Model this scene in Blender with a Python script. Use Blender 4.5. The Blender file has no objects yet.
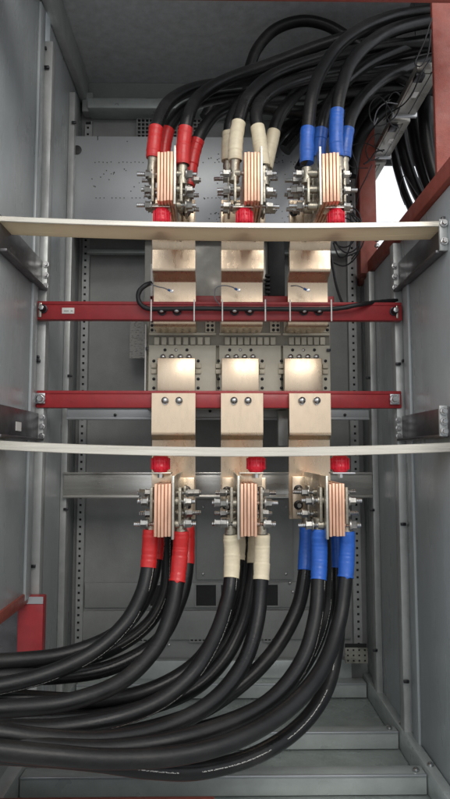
import bpy, bmesh, math, random
from mathutils import Vector, Matrix
random.seed(7)
S = bpy.context.scene
COL = S.collection
R = math.radians

# ------------------------------------------------------------------ camera
CAM_H = 0.48
FPX = 630.0
PITCH, YAW = R(5.0), R(0.82)
cam_d = bpy.data.cameras.new('camera')
cam_d.sensor_fit = 'VERTICAL'
cam_d.sensor_height = 24.0
cam_d.lens = 24.0 * FPX / 799.0
cam_d.clip_start, cam_d.clip_end = 0.01, 200
cam = bpy.data.objects.new('camera', cam_d)
COL.objects.link(cam)
cam.location = (0, 0, CAM_H)
cam.rotation_euler = (math.pi / 2 + PITCH, 0, -YAW)
S.camera = cam

# ------------------------------------------------------------------ daylight
w = bpy.data.worlds.new('World'); S.world = w; w.use_nodes = True
nt = w.node_tree
bg = nt.nodes['Background']
tc = nt.nodes.new('ShaderNodeTexCoord'); sep = nt.nodes.new('ShaderNodeSeparateXYZ')
rmp = nt.nodes.new('ShaderNodeValToRGB')
mp = nt.nodes.new('ShaderNodeMapRange')
mp.inputs['From Min'].default_value = -1; mp.inputs['From Max'].default_value = 1
nt.links.new(tc.outputs['Generated'], sep.inputs[0])
nt.links.new(sep.outputs['Z'], mp.inputs['Value'])
nt.links.new(mp.outputs[0], rmp.inputs[0])
rmp.color_ramp.elements[0].position = 0.40; rmp.color_ramp.elements[0].color = (0.41, 0.42, 0.43, 1)
rmp.color_ramp.elements[1].position = 0.60; rmp.color_ramp.elements[1].color = (0.94, 0.98, 1.03, 1)
nt.links.new(rmp.outputs[0], bg.inputs['Color'])
bg.inputs['Strength'].default_value = 1.15

def area(name, loc, target, sx, sy, power, col):
    d = bpy.data.lights.new(name, 'AREA'); d.shape = 'RECTANGLE'
    d.size, d.size_y, d.energy, d.color = sx, sy, power, col
    o = bpy.data.objects.new(name, d); COL.objects.link(o)
    o.location = loc
    o.rotation_euler = (Vector(target) - Vector(loc)).to_track_quat('-Z', 'Y').to_euler()
    return o
area('added_area_light', (0.55, -1.2, 1.95), (-0.05, 1.0, 0.55), 1.6, 1.2, 30.0, (1.0, 0.95, 0.88))  # added soft light from above the front, no lamp is in view

S.view_settings.view_transform = 'Standard'
S.view_settings.look = 'None'
S.view_settings.gamma = 1
S.view_settings.exposure = 0
S.view_settings.use_curve_mapping = False
S.render.engine = 'CYCLES'
S.cycles.max_bounces = 8
S.cycles.use_denoising = True

_fw = Vector((math.sin(YAW) * math.cos(PITCH), math.cos(YAW) * math.cos(PITCH), math.sin(PITCH)))
_rt = Vector((math.cos(YAW), -math.sin(YAW), 0))
_up = _rt.cross(_fw)
def at(px, py, Y):
    """point of the place at distance Y that lies at this place of the photograph"""
    d = _fw + _rt * ((px - 225) / FPX) + _up * ((399.5 - py) / FPX)
    return d * (Y / d.y) + Vector((0, 0, CAM_H))
def X(px, Y, py=400): return at(px, py, Y).x
def Z(py, Y, px=225): return at(px, py, Y).z

# ------------------------------------------------------------------ materials
def mat(name, base, rough=0.5, metal=0.0, var=0.12, scale=40, bump=0.0, bscale=300, spec=0.5, rvar=0.12, stretch=(1, 1, 1),
        dirt=0.0, dirt_col=(0.1, 0.09, 0.08), coat=0.0, smudge=0.0, smudge_col=(0, 0, 0)):
    m = bpy.data.materials.new(name); m.use_nodes = True
    n, l = m.node_tree.nodes, m.node_tree.links
    b = n['Principled BSDF']
    b.inputs['Metallic'].default_value = metal
    b.inputs['Specular IOR Level'].default_value = spec
    b.inputs['Coat Weight'].default_value = coat
    t = n.new('ShaderNodeTexCoord'); g = n.new('ShaderNodeNewGeometry')
    mpn = n.new('ShaderNodeMapping'); mpn.inputs['Scale'].default_value = stretch
    l.new(g.outputs['Position'], mpn.inputs['Vector'])
    nz = n.new('ShaderNodeTexNoise'); nz.inputs['Scale'].default_value = scale
    nz.inputs['Detail'].default_value = 7; nz.inputs['Roughness'].default_value = 0.65
    l.new(mpn.outputs[0], nz.inputs['Vector'])
    mr = n.new('ShaderNodeMapRange')
    mr.inputs['From Min'].default_value = 0.3; mr.inputs['From Max'].default_value = 0.7
    mr.inputs['To Min'].default_value = 1 - var; mr.inputs['To Max'].default_value = 1 + var
    l.new(nz.outputs['Fac'], mr.inputs['Value'])
    mx = n.new('ShaderNodeMix'); mx.data_type = 'RGBA'; mx.blend_type = 'MULTIPLY'
    mx.inputs['Factor'].default_value = 1
    mx.inputs['A'].default_value = (*base, 1)
    l.new(mr.outputs[0], mx.inputs['B'])
    out = mx.outputs['Result']
    if dirt:
        nd = n.new('ShaderNodeTexNoise'); nd.inputs['Scale'].default_value = scale * 0.45
        nd.inputs['Detail'].default_value = 9; nd.inputs['Roughness'].default_value = 0.72
        l.new(mpn.outputs[0], nd.inputs['Vector'])
        md = n.new('ShaderNodeMapRange'); md.inputs['From Min'].default_value = 0.5; md.inputs['From Max'].default_value = 0.78
        md.inputs['To Max'].default_value = dirt
        l.new(nd.outputs['Fac'], md.inputs['Value'])
        m2 = n.new('ShaderNodeMix'); m2.data_type = 'RGBA'
        m2.inputs['B'].default_value = (*dirt_col, 1)
        l.new(md.outputs[0], m2.inputs['Factor']); l.new(out, m2.inputs['A'])
        out = m2.outputs['Result']
    if smudge:
        ns = n.new('ShaderNodeTexNoise'); ns.inputs['Scale'].default_value = 26; ns.inputs['Detail'].default_value = 8
        ns.inputs['Roughness'].default_value = 0.7; ns.inputs['Distortion'].default_value = 0.6
        l.new(g.outputs['Position'], ns.inputs['Vector'])
        ms = n.new('ShaderNodeMapRange'); ms.inputs['From Min'].default_value = 0.46; ms.inputs['From Max'].default_value = 0.74
        ms.inputs['To Max'].default_value = smudge
        l.new(ns.outputs['Fac'], ms.inputs['Value'])
        m3 = n.new('ShaderNodeMix'); m3.data_type = 'RGBA'; m3.inputs['B'].default_value = (*smudge_col, 1)
        l.new(ms.outputs[0], m3.inputs['Factor']); l.new(out, m3.inputs['A']); out = m3.outputs['Result']
    l.new(out, b.inputs['Base Color'])
    rr = n.new('ShaderNodeMapRange')
    rr.inputs['From Min'].default_value = 0.3; rr.inputs['From Max'].default_value = 0.7
    rr.inputs['To Min'].default_value = max(0.03, rough - rvar); rr.inputs['To Max'].default_value = min(1, rough + rvar)
    nz2 = n.new('ShaderNodeTexNoise'); nz2.inputs['Scale'].default_value = scale * 0.6; nz2.inputs['Detail'].default_value = 6
    l.new(mpn.outputs[0], nz2.inputs['Vector'])
    l.new(nz2.outputs['Fac'], rr.inputs['Value']); l.new(rr.outputs[0], b.inputs['Roughness'])
    if bump:
        nb = n.new('ShaderNodeTexNoise'); nb.inputs['Scale'].default_value = bscale; nb.inputs['Detail'].default_value = 4
        l.new(mpn.outputs[0], nb.inputs['Vector'])
        bp = n.new('ShaderNodeBump'); bp.inputs['Strength'].default_value = bump; bp.inputs['Distance'].default_value = 0.002
        l.new(nb.outputs['Fac'], bp.inputs['Height']); l.new(bp.outputs[0], b.inputs['Normal'])
    m['_b'] = 1
    return m

M = {}
M['panel'] = mat('grey_sheet_steel', (0.385, 0.415, 0.425), 0.30, 0.0, 0.06, 26, 0.10, 500, smudge=0.35, smudge_col=(0.31, 0.315, 0.305), dirt=0.14, dirt_col=(0.30, 0.30, 0.285), stretch=(1, 1, .22))
M['panel_dark'] = mat('grey_back_steel', (0.31, 0.32, 0.31), 0.40, 0.0, 0.14, 14, 0.12, 420, dirt=0.3, dirt_col=(0.20, 0.205, 0.195))
M['roof'] = mat('grey_roof_steel', (0.54, 0.56, 0.575), 0.5, 0.0, 0.16, 60, 0.25, 420)
M['floor'] = mat('damp_floor_steel', (0.33, 0.37, 0.355), 0.30, 0.2, 0.2, 22, 0.5, 160, rvar=0.16, dirt=0.4, dirt_col=(0.19, 0.20, 0.185))
M['beam'] = mat('zinc_plated_beam', (0.47, 0.51, 0.495), 0.36, 0.3, 0.12, 30, 0.06, 300, dirt=0.25, dirt_col=(0.32, 0.34, 0.32))
M['post'] = mat('zinc_post', (0.45, 0.465, 0.455), 0.40, 0.3, 0.12, 40, 0.06, 300, dirt=0.25, dirt_col=(0.18, 0.17, 0.16))
M['galv'] = mat('galvanised_plate', (0.54, 0.56, 0.58), 0.46, 0.7, 0.05, 9, 0.03, 200, rvar=0.05, dirt=0.08, dirt_col=(0.3, 0.3, 0.29))
M['galvrail'] = mat('brushed_galvanised_rail', (0.66, 0.64, 0.60), 0.27, 0.9, 0.12, 30, 0.04, 300, stretch=(0.25, 1, 3), rvar=0.12)
M['red'] = mat('red_glass_polyester', (0.35, 0.030, 0.035), 0.42, 0.0, 0.14, 60, 0.06, 500, dirt=0.25, dirt_col=(0.22, 0.05, 0.05))
M['redpaint'] = mat('red_oxide_paint', (0.29, 0.064, 0.044), 0.5, 0.0, 0.16, 90, 0.25, 700, dirt=0.3, dirt_col=(0.20, 0.055, 0.045), smudge=0.25, smudge_col=(0.33, 0.11, 0.085))
M['redplastic'] = mat('red_insulator_resin', (0.66, 0.014, 0.036), 0.28, 0.0, 0.10, 90)
M['copper'] = mat('pale_copper_bar', (0.755, 0.605, 0.445), 0.30, 0.9, 0.02, 160, 0.0, 500, rvar=0.07, stretch=(1.6, 1, 0.5), dirt=0.08, dirt_col=(0.62, 0.45, 0.31), smudge=0.22, smudge_col=(0.62, 0.46, 0.33))
M['coppercut'] = mat('cut_copper_strip', (0.80, 0.49, 0.34), 0.42, 0.6, 0.24, 90, 0.10, 500, stretch=(1, 1, 0.25), dirt=0.35, dirt_col=(0.55, 0.30, 0.17))
M['tin'] = mat('tinned_copper', (0.60, 0.57, 0.50), 0.32, 0.95, 0.16, 90, 0.06, 500, dirt=0.3, dirt_col=(0.30, 0.26, 0.20))
M['lug'] = mat('dull_tinned_lug', (0.36, 0.33, 0.27), 0.4, 0.8, 0.25, 140, 0.2, 400, dirt=0.45, dirt_col=(0.16, 0.14, 0.11))
M['zinc'] = mat('zinc_bolt', (0.62, 0.62, 0.62), 0.28, 1.0, 0.10, 150)
M['dullzinc'] = mat('dull_zinc_nut', (0.34, 0.33, 0.31), 0.38, 0.9, 0.25, 150, dirt=0.4, dirt_col=(0.14, 0.13, 0.11))
M['darkbolt'] = mat('black_oxide_bolt', (0.035, 0.035, 0.04), 0.34, 0.6, 0.2, 150)
M['support'] = mat('pale_laminate_plate', (0.64, 0.56, 0.43), 0.20, 0.3, 0.05, 90, 0.04, 300, stretch=(0.05, 3, 3), dirt=0.15, dirt_col=(0.46, 0.39, 0.29), smudge=0.3, smudge_col=(0.44, 0.37, 0.28))
_n, _l = M['support'].node_tree.nodes, M['support'].node_tree.links
_tr = _n.new('ShaderNodeBsdfTranslucent'); _tr.inputs['Color'].default_value = (0.92, 0.84, 0.68, 1)
_ms = _n.new('ShaderNodeMixShader'); _ms.inputs['Fac'].default_value = 0.62
_l.new(_n['Principled BSDF'].outputs[0], _ms.inputs[1]); _l.new(_tr.outputs[0], _ms.inputs[2])
_l.new(_ms.outputs[0], _n['Material Output'].inputs['Surface'])
M['support_edge'] = mat('lit_front_edge', (0.68, 0.64, 0.56), 0.28, 0.5, 0.16, 60, 0.08, 400, stretch=(0.22, 1, 8), dirt=0.4, dirt_col=(0.50, 0.45, 0.37))  # paler tone puts the light on the front edge into the colour
M['bracket'] = mat('dark_bracket_steel', (0.13, 0.125, 0.13), 0.36, 0.7, 0.2, 50, 0.05, 300)
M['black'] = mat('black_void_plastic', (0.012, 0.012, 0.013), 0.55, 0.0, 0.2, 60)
M['breaker'] = mat('olive_grey_breaker_plastic', (0.62, 0.585, 0.48), 0.5, 0.0, 0.06, 60, 0.05, 900)
M['breaker_dark'] = mat('breaker_recess_plastic', (0.29, 0.275, 0.23), 0.6, 0.0, 0.1, 60)
M['cream'] = mat('cream_clip_plastic', (0.66, 0.60, 0.47), 0.45, 0.0, 0.06, 60)
M['white'] = mat('white_plastic', (0.74, 0.73, 0.70), 0.5, 0.0, 0.05, 60)
M['sleeve_red'] = mat('red_tape_sleeve', (0.52, 0.018, 0.018), 0.36, 0.0, 0.12, 90, 0.1, 300, dirt=0.45, dirt_col=(0.28, 0.012, 0.018))
M['sleeve_white'] = mat('cream_tape_sleeve', (0.64, 0.56, 0.40), 0.45, 0.0, 0.10, 90, 0.1, 300, dirt=0.3, dirt_col=(0.40, 0.33, 0.20))
M['sleeve_blue'] = mat('blue_tape_sleeve', (0.018, 0.10, 0.43), 0.38, 0.0, 0.14, 90, 0.1, 300, dirt=0.45, dirt_col=(0.014, 0.05, 0.21))
M['rubber'] = mat('black_cable_rubber', (0.008, 0.008, 0.0085), 0.37, 0.0, 0.35, 30, 0.10, 350, spec=0.30, rvar=0.12, dirt=0.85, dirt_col=(0.030, 0.028, 0.025), stretch=(0.6, 1, 1))
M['wire'] = mat('thin_black_wire', (0.016, 0.016, 0.018), 0.45)
M['greywire'] = mat('thin_grey_wire', (0.20, 0.20, 0.22), 0.4)
M['bluetip'] = mat('blue_ferrule', (0.05, 0.16, 0.42), 0.4)
M['module'] = mat('grey_module_case', (0.34, 0.33, 0.30), 0.35, 0.5, 0.1, 60)

def print_rubber():
    """cable rubber with one line of tiny white printing along it (flat print)"""
    m = M['rubber'].copy(); m.name = 'black_cable_rubber_with_print'
    n, l = m.node_tree.nodes, m.node_tree.links
    b = n['Principled BSDF']
    src = b.inputs['Base Color'].links[0].from_socket
    uv = n.new('ShaderNodeUVMap'); sp = n.new('ShaderNodeSeparateXYZ'); l.new(uv.outputs[0], sp.inputs[0])
    def math_(op, a, b_=None):
        k = n.new('ShaderNodeMath'); k.operation = op
        for i, v in enumerate((a, b_)):
            if v is None: continue
            if isinstance(v, (int, float)): k.inputs[i].default_value = v
            else: l.new(v, k.inputs[i])
        return k.outputs[0]
    band = math_('MULTIPLY', math_('GREATER_THAN', sp.outputs[0], 0.492), math_('LESS_THAN', sp.outputs[0], 0.510))
    cv = n.new('ShaderNodeCombineXYZ'); l.new(math_('MULTIPLY', sp.outputs[1], 620), cv.inputs[0]); l.new(math_('MULTIPLY', sp.outputs[0], 60), cv.inputs[1])
    nz = n.new('ShaderNodeTexNoise'); nz.inputs['Scale'].default_value = 1.0; nz.inputs['Detail'].default_value = 1
    l.new(cv.outputs[0], nz.inputs['Vector'])
    ink = math_('MULTIPLY', band, math_('GREATER_THAN', nz.outputs['Fac'], 0.47))
    word = math_('GREATER_THAN', math_('SINE', math_('MULTIPLY', sp.outputs[1], 60)), -0.75)
    ink = math_('MULTIPLY', math_('MULTIPLY', ink, word), 0.75)
    mx = n.new('ShaderNodeMix'); mx.data_type = 'RGBA'; mx.inputs['B'].default_value = (0.55, 0.54, 0.5, 1)
    l.new(ink, mx.inputs['Factor']); l.new(src, mx.inputs['A']); l.new(mx.outputs['Result'], b.inputs['Base Color'])
    return m
M['rubber_print'] = print_rubber()

def paper_mat():
    m = bpy.data.materials.new('printed_paper'); m.use_nodes = True
    n, l = m.node_tree.nodes, m.node_tree.links
    b = n['Principled BSDF']; b.inputs['Roughness'].default_value = 0.7
    t = n.new('ShaderNodeNewGeometry')
    mpn = n.new('ShaderNodeMapping'); mpn.inputs['Scale'].default_value = (170, 1, 620)
    l.new(t.outputs['Position'], mpn.inputs[0])
    br = n.new('ShaderNodeTexNoise'); br.inputs['Scale'].default_value = 1.0; br.inputs['Detail'].default_value = 2
    l.new(mpn.outputs[0], br.inputs['Vector'])
    r = n.new('ShaderNodeValToRGB')
    r.color_ramp.elements[0].position = 0.36; r.color_ramp.elements[0].color = (0.20, 0.19, 0.18, 1)
    r.color_ramp.elements[1].position = 0.46; r.color_ramp.elements[1].color = (0.42, 0.41, 0.39, 1)
    l.new(br.outputs['Fac'], r.inputs[0]); l.new(r.outputs[0], b.inputs['Base Color'])
    return m
M['paper'] = paper_mat()

# ------------------------------------------------------------------ helpers
class MB:
    """collects shapes into one bmesh; build() links it as ONE mesh object"""
    def __init__(s): s.bm = bmesh.new(); s.uv = None
    def box(s, x0, x1, y0, y1, z0, z1, bev=0.0, rot=None):
        b2 = bmesh.new()
        mtx = Matrix.Translation(((x0 + x1) / 2, (y0 + y1) / 2, (z0 + z1) / 2))
        if rot is not None: mtx = mtx @ rot
        mtx = mtx @ Matrix.Diagonal((abs(x1 - x0), abs(y1 - y0), abs(z1 - z0), 1))
        bmesh.ops.create_cube(b2, size=1, matrix=mtx)
        if bev: bmesh.ops.bevel(b2, geom=list(b2.edges), offset=bev, segments=2, affect='EDGES', profile=0.5)
        s._merge(b2); return s
    def _merge(s, b2):
        me = bpy.data.meshes.new('tmp'); b2.to_mesh(me); b2.free()
        s.bm.from_mesh(me); bpy.data.meshes.remove(me)
    def lathe(s, c, axis, prof, n=20, smooth=True):
        """prof: list of (distance along axis, radius)"""
        c = Vector(c); a = Vector(axis).normalized()
        u = a.orthogonal().normalized(); v = a.cross(u)
        rings = []
        for (h, r) in prof:
            rings.append([s.bm.verts.new(c + a * h + (u * math.cos(t) + v * math.sin(t)) * max(r, 1e-5)) for t in [2 * math.pi * (k + 0.5) / n for k in range(n)]])
        for i in range(len(rings) - 1):
            for k in range(n):
                f = s.bm.faces.new((rings[i][k], rings[i][(k + 1) % n], rings[i + 1][(k + 1) % n], rings[i + 1][k])); f.smooth = smooth
        s.bm.faces.new(list(reversed(rings[0]))); s.bm.faces.new(rings[-1]); return s
    def cyl(s, p0, p1, r, n=16, r2=None, smooth=True):
        p0, p1 = Vector(p0), Vector(p1)
        return s.lathe(p0, p1 - p0, [(0, r), ((p1 - p0).length, r if r2 is None else r2)], n, smooth)
    def prism(s, pts, x0, x1, bev=0.0):
        """outline of (y, z) points extruded across x"""
        b2 = bmesh.new()
        a = [b2.verts.new((x0, y, z)) for y, z in pts]; b = [b2.verts.new((x1, y, z)) for y, z in pts]
        k = len(pts)
        for i in range(k): b2.faces.new((a[i], a[(i + 1) % k], b[(i + 1) % k], b[i]))
        b2.faces.new(list(reversed(a))); b2.faces.new(b)
        bmesh.ops.recalc_face_normals(b2, faces=list(b2.faces))
        if bev:
            es = [e for e in b2.edges if len({round(v.co.x, 6) for v in e.verts}) == 1]
            bmesh.ops.bevel(b2, geom=es, offset=bev, segments=1, affect='EDGES')
        s._merge(b2); return s
    def tube(s, pts, r, n=14, phase=0.0, uv=False, caps=True, rf=None):
        """tube along points; angle 0.5 of the u coordinate looks to the cabinet's front plus phase"""
        if uv and s.uv is None: s.uv = s.bm.loops.layers.uv.new('UVMap')
        rings, L = [], 0.0; Ls = []
        for i, p in enumerate(pts):
            if i: L += (p - pts[i - 1]).length
            Ls.append(L)
            t = (pts[min(i + 1, len(pts) - 1)] - pts[max(i - 1, 0)]).normalized()
            f = Vector((0.02, -1, 0.03)); f = (f - t * f.dot(t)).normalized(); g = t.cross(f)
            rr = r if rf is None else r * rf(L)
            rings.append([s.bm.verts.new(p + (f * math.cos(a) + g * math.sin(a)) * rr) for a in [2 * math.pi * (k / n - 0.5) + phase for k in range(n)]])
        for i in range(len(rings) - 1):
            for k in range(n):
                fa = s.bm.faces.new((rings[i][k], rings[i][(k + 1) % n], rings[i + 1][(k + 1) % n], rings[i + 1][k])); fa.smooth = True
                if uv:
                    for lp, (uu, vv) in zip(fa.loops, ((k / n, Ls[i]), ((k + 1) / n, Ls[i]), ((k + 1) / n, Ls[i + 1]), (k / n, Ls[i + 1]))): lp[s.uv].uv = (uu, vv)
        if caps: s.bm.faces.new(list(reversed(rings[0]))); s.bm.faces.new(rings[-1])
        return s
    def mesh(s, name, m, off=(0, 0, 0)):
        bmesh.ops.recalc_face_normals(s.bm, faces=list(s.bm.faces))
        bmesh.ops.translate(s.bm, verts=list(s.bm.verts), vec=-Vector(off))
        me = bpy.data.meshes.new(name); s.bm.to_mesh(me); s.bm.free(); me.materials.append(m); me.set_sharp_from_angle(angle=R(38)); return me
    def build(s, name, m, parent=None, label=None, kind=None):
        off = Vector((0, 0, 0))
        if parent is not None:
            q = parent
            while q is not None: off += q.location; q = q.parent
        else:
            cs = [v.co for v in s.bm.verts]
            off = Vector([(min(c[i] for c in cs) + max(c[i] for c in cs)) / 2 for i in (0, 1)] + [min(c.z for c in cs)])
        o = bpy.data.objects.new(name, s.mesh(name, m, off)); COL.objects.link(o)
        if parent is None: o.location = off
        o.parent = parent
        if label: o['label'] = label
        if kind: o['kind'] = kind
        return o

def tag(o, label, cat, group=None):
    o['label'] = label; o['category'] = cat
    if group: o['group'] = group
    return o
def thing(name, label, cat, loc, group=None):
    o = bpy.data.objects.new(name, None); COL.objects.link(o); o.location = loc
    o.empty_display_size = 0.02
    return tag(o, label, cat, group)
def world_loc(o):
    v = Vector((0, 0, 0))
    while o is not None: v += o.location; o = o.parent
    return v
def inst(name, me, parent, loc, rot=None):
    """another piece that shares its mesh; loc in the place's coordinates"""
    o = bpy.data.objects.new(name, me); COL.objects.link(o)
    o.parent = parent; o.location = Vector(loc) - (world_loc(parent) if parent else Vector())
    if rot is not None: o.rotation_euler = rot
    return o
def spline(pts, step=0.006):
    """Catmull-Rom through the points, resampled evenly"""
    P = [pts[0] * 2 - pts[1]] + list(pts) + [pts[-1] * 2 - pts[-2]]
    raw = []
    for i in range(1, len(P) - 2):
        a, b, c, d = P[i - 1:i + 3]
        for k in range(16):
            t = k / 16
            raw.append(0.5 * ((2 * b) + (c - a) * t + (2 * a - 5 * b + 4 * c - d) * t * t + (3 * b - a - 3 * c + d) * t ** 3))
    raw.append(P[-2])
    out, acc = [raw[0]], 0.0
    for i in range(1, len(raw)):
        acc += (raw[i] - raw[i - 1]).length
        if acc >= step: out.append(raw[i]); acc = 0.0
    out.append(raw[-1])
    return out

# shared little pieces (axis +x, or -y towards the front)
def hex_mesh(name, r, h, m, axis=(0, -1, 0), dome=0.0):
    return MB().lathe((0, 0, 0), axis, [(0, r), (h * 0.8, r), (h, r * 0.86)], 6, False).mesh(name, m)
def washer_mesh(name, r, h, m, axis=(0, -1, 0)):
    return MB().lathe((0, 0, 0), axis, [(0, r), (h, r * 0.97)], 22).mesh(name, m)
def round_mesh(name, r, h, m, axis=(0, -1, 0)):
    return MB().lathe((0, 0, 0), axis, [(0, r), (h * 0.5, r * 0.94), (h * 0.85, r * 0.6), (h, r * 0.1)], 16).mesh(name, m)
HEX = hex_mesh('bolt_head', 0.0052, 0.006, M['zinc'])
HEXS = hex_mesh('small_bolt_head', 0.0035, 0.004, M['zinc'])
WASH = washer_mesh('washer', 0.0072, 0.002, M['zinc'])
WASHS = washer_mesh('small_washer', 0.0048, 0.0014, M['zinc'])
BWASH = washer_mesh('black_washer', 0.0088, 0.003, M['darkbolt'])
BHEX = MB().lathe((0, 0, 0), (0, -1, 0), [(0, 0.0068), (0.0016, 0.0068), (0.002, 0.0054), (0.0085, 0.0051), (0.0100, 0.0042)], 18).mesh('black_bolt_head', M['darkbolt'])
SOCK = MB().lathe((0, 0, 0), (0, -1, 0), [(0, 0.0036), (0.0018, 0.004), (0.0022, 0.0016)], 6, False).mesh('bolt_end', M['zinc'])
DOME = round_mesh('dome_screw', 0.0045, 0.004, M['zinc'])
SCREW = round_mesh('screw', 0.0026, 0.002, M['zinc'])
SCREWD = round_mesh('dark_screw', 0.0026, 0.002, M['darkbolt'])
def bolt(parent, loc, small=False, rot=None):
    o = inst('bolt', HEXS if small else HEX, parent, loc, rot)
    c = bpy.data.objects.new('washer', WASHS if small else WASH); COL.objects.link(c); c.parent = o
    c.location = (0, 0.001, 0)
    return o

# ================================================================== THE CABINET
XL, XR = -0.260, 0.275           # inner faces of the side posts
YB = 1.22                        # back
ZT = 1.232                       # roof
ZF = 0.045                       # floor plate
YF = 0.66                        # front edge
cab = thing('switchgear_cabinet', 'open grey sheet steel cabinet with roof, back, side panels and posts around the copper bars', 'cabinet', (0, YB, 0))
MB().box(XL - .05, XR + .05, YF, YB + .03, ZT, ZT + .012).build('roof_panel', M['roof'], cab)
MB().box(XL - .05, XR + .024, YB, YB + .012, -.03, ZT - .001).build('back_panel', M['panel_dark'], cab)
MB().box(XL - .05, XR + .05, YF - .06, YB - .001, ZF - .015, ZF).build('floor_panel', M['floor'], cab)
# left: front panel above the cable opening, panel behind the front post
SILL_L = Z(600, .93, 17)
MB().box(XL - .024, XL - .012, YF, .952, SILL_L, ZT - .002, .0015).build('side_panel', M['panel'], cab)
MB().box(XL - .024, XL - .010, .972, YB - .002, ZF + .001, ZT - .003, .0015).build('side_panel', M['panel'], cab)
# folded lip along the front panel's edge
MB().box(XL - .0122, XL - .008, .912, .936, SILL_L + .002, ZT - .06, .0012).build('panel_fold', M['panel'], cab)
SILL_R = Z(187, .81, 438)        # top of the red beam under the opening on the right
SILL_Rb = Z(205, .81, 448)
MB().box(XR + .012, XR + .024, YF, .952, ZF + .001, SILL_Rb - .001, .0015).build('side_panel', M['panel'], cab)
MB().box(XR + .010, XR + .024, .972, YB - .002, ZF + .002, SILL_Rb - .002, .0015).build('side_panel', M['panel'], cab)
MB().box(XR + .008, XR + .0122, .912, .936, ZF + .03, SILL_Rb - .05, .0012).build('panel_fold', M['panel'], cab)
# front posts
MB().box(XL - .016, XL, .952, .972, ZF + .002, Z(44, .96, 50), .0015).build('side_post', M['post'], cab)
MB().box(XR, XR + .016, .952, .972, ZF + .002, SILL_Rb - .003, .0015).build('side_post', M['post'], cab)
# slim folded seams nearer the back on both sides
for sx, x in ((1, XL), (-1, XR)):
    zt = ZT - .09 if sx > 0 else SILL_Rb - .003
    MB().box(min(x - sx * .0098, x + sx * .001), max(x - sx * .0098, x + sx * .001), 1.105, 1.122, ZF + .003, zt, .001).build('seam_strip', M['post'], cab)
    MB().box(min(x - sx * .0099, x - sx * .004), max(x - sx * .0099, x - sx * .004), 1.126, 1.160, ZF + .003, zt, .001).build('seam_strip', M['panel_dark'], cab)
# perforated rear uprights: flange with real holes in front of the back panel
def perforated(mb, x0, x1, y, z0, z1, cols, pitch, hole):
    n = int((z1 - z0) / pitch); w_ = (x1 - x0) / cols
    for j in range(n):
        for i in range(cols):
            a, b = x0 + i * w_, x0 + (i + 1) * w_; c, d = z0 + j * pitch, z0 + (j + 1) * pitch
            mx_, mz = (a + b) / 2, (c + d) / 2; h = hole / 2
            for (p, q, r_, t_) in ((a, b, c, mz - h), (a, b, mz + h, d), (a, mx_ - h, mz - h, mz + h), (mx_ + h, b, mz - h, mz + h)):
                vs = [mb.bm.verts.new((xx, y, zz)) for xx, zz in ((p, r_), (q, r_), (q, t_), (p, t_))]
                mb.bm.faces.new(vs)
for xa, xb in ((X(79.5, 1.205), X(85.5, 1.205)), (X(351, 1.205), X(358, 1.205))):
    o = MB(); perforated(o, xa, xb, 1.205, ZF + .05, ZT - .09, 1, .0135, .0042)
    up_ = o.build('rear_upright', M['post'], cab)
    MB().box(xa + .0005, xb - .0005, 1.209, 1.213, ZF + .05, ZT - .09).build('upright_web', M['black'], up_)
    MB().box(xb if xa < 0 else xa - .002, xb + .002 if xa < 0 else xa, 1.205, 1.2195, ZF + .05, ZT - .09).build('upright_flange', M['post'], up_)
# top rails along the sides and back
MB().box(XL - .010, XL + .004, .70, 1.205, Z(24, .971, 46), ZT - .0015, .002).build('top_rail', M['post'], cab)
MB().box(XL - .005, XL + .016, 1.19, 1.214, Z(114, 1.2, 80), Z(95, 1.2, 80), .002).build('corner_joint', M['post'], cab)
b_ = MB().box(XL + .008, XR - .01, 1.175, 1.219, Z(113, 1.19), Z(103, 1.19), .003)
b_.box(XL + .008, XR - .01, 1.195, 1.2185, Z(103, 1.19) + .0005, Z(97, 1.19), .002)
tr = b_.build('rear_top_beam', M['beam'], cab)
for px in (105, 109, 118): inst('screw', DOME, cab, at(px, 102, 1.194))
# perforated vent behind, top
def grille(x0, x1, y, z0, z1, bars, parent, m, t=.0012):
    g = MB(); 
    for i in range(bars + 1):
        x = x0 + (x1 - x0) * i / bars; g.box(x - t, x + t, y, y + .003, z0 - t, z1 + t)
    k = max(1, round((z1 - z0) / ((x1 - x0) / bars)))
    for i in range(k + 1):
        z = z0 + (z1 - z0) * i / k; g.box(x0 - t, x1 + t, y + .0004, y + .0026, z - t, z + t)
    o = g.build('vent_grille', m, parent)
    MB().box(x0, x1, y + .0035, y + .0065, z0, z1).build('vent_backing', M['black'], o)
grille(X(137, 1.21, 128), X(205, 1.21, 128), 1.211, Z(142, 1.21), Z(115, 1.21), 17, cab, M['panel_dark'])
# vents low on the back panel: square grilles, black windows with a frame
for xa, xb in ((134, 152), (190, 210), (230, 238), (264, 286)):
    grille(X(xa, 1.21, 605), X(xb, 1.21, 605), 1.212, Z(642, 1.21), Z(622, 1.21), max(2, round((xb - xa) / 4)), cab, M['panel_dark'])
for xa, xb in ((150, 164), (196, 216), (221, 233), (240, 278)):
    x0, x1, z0, z1 = X(xa, 1.21, 605), X(xb, 1.21, 605), Z(606, 1.21), Z(585, 1.21)
    v = MB().box(x0, x1, 1.214, 1.2175, z0, z1).build('vent_window', M['black'], cab)
    f = MB(); t = .0022
    f.box(x0 - t, x1 + t, 1.2105, 1.2175, z1, z1 + t); f.box(x0 - t, x1 + t, 1.2105, 1.2175, z0 - t, z0)
    f.box(x0 - t, x0, 1.211, 1.217, z0, z1); f.box(x1, x1 + t, 1.211, 1.217, z0, z1)
    f.build('vent_frame', M['panel_dark'], v)
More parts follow.
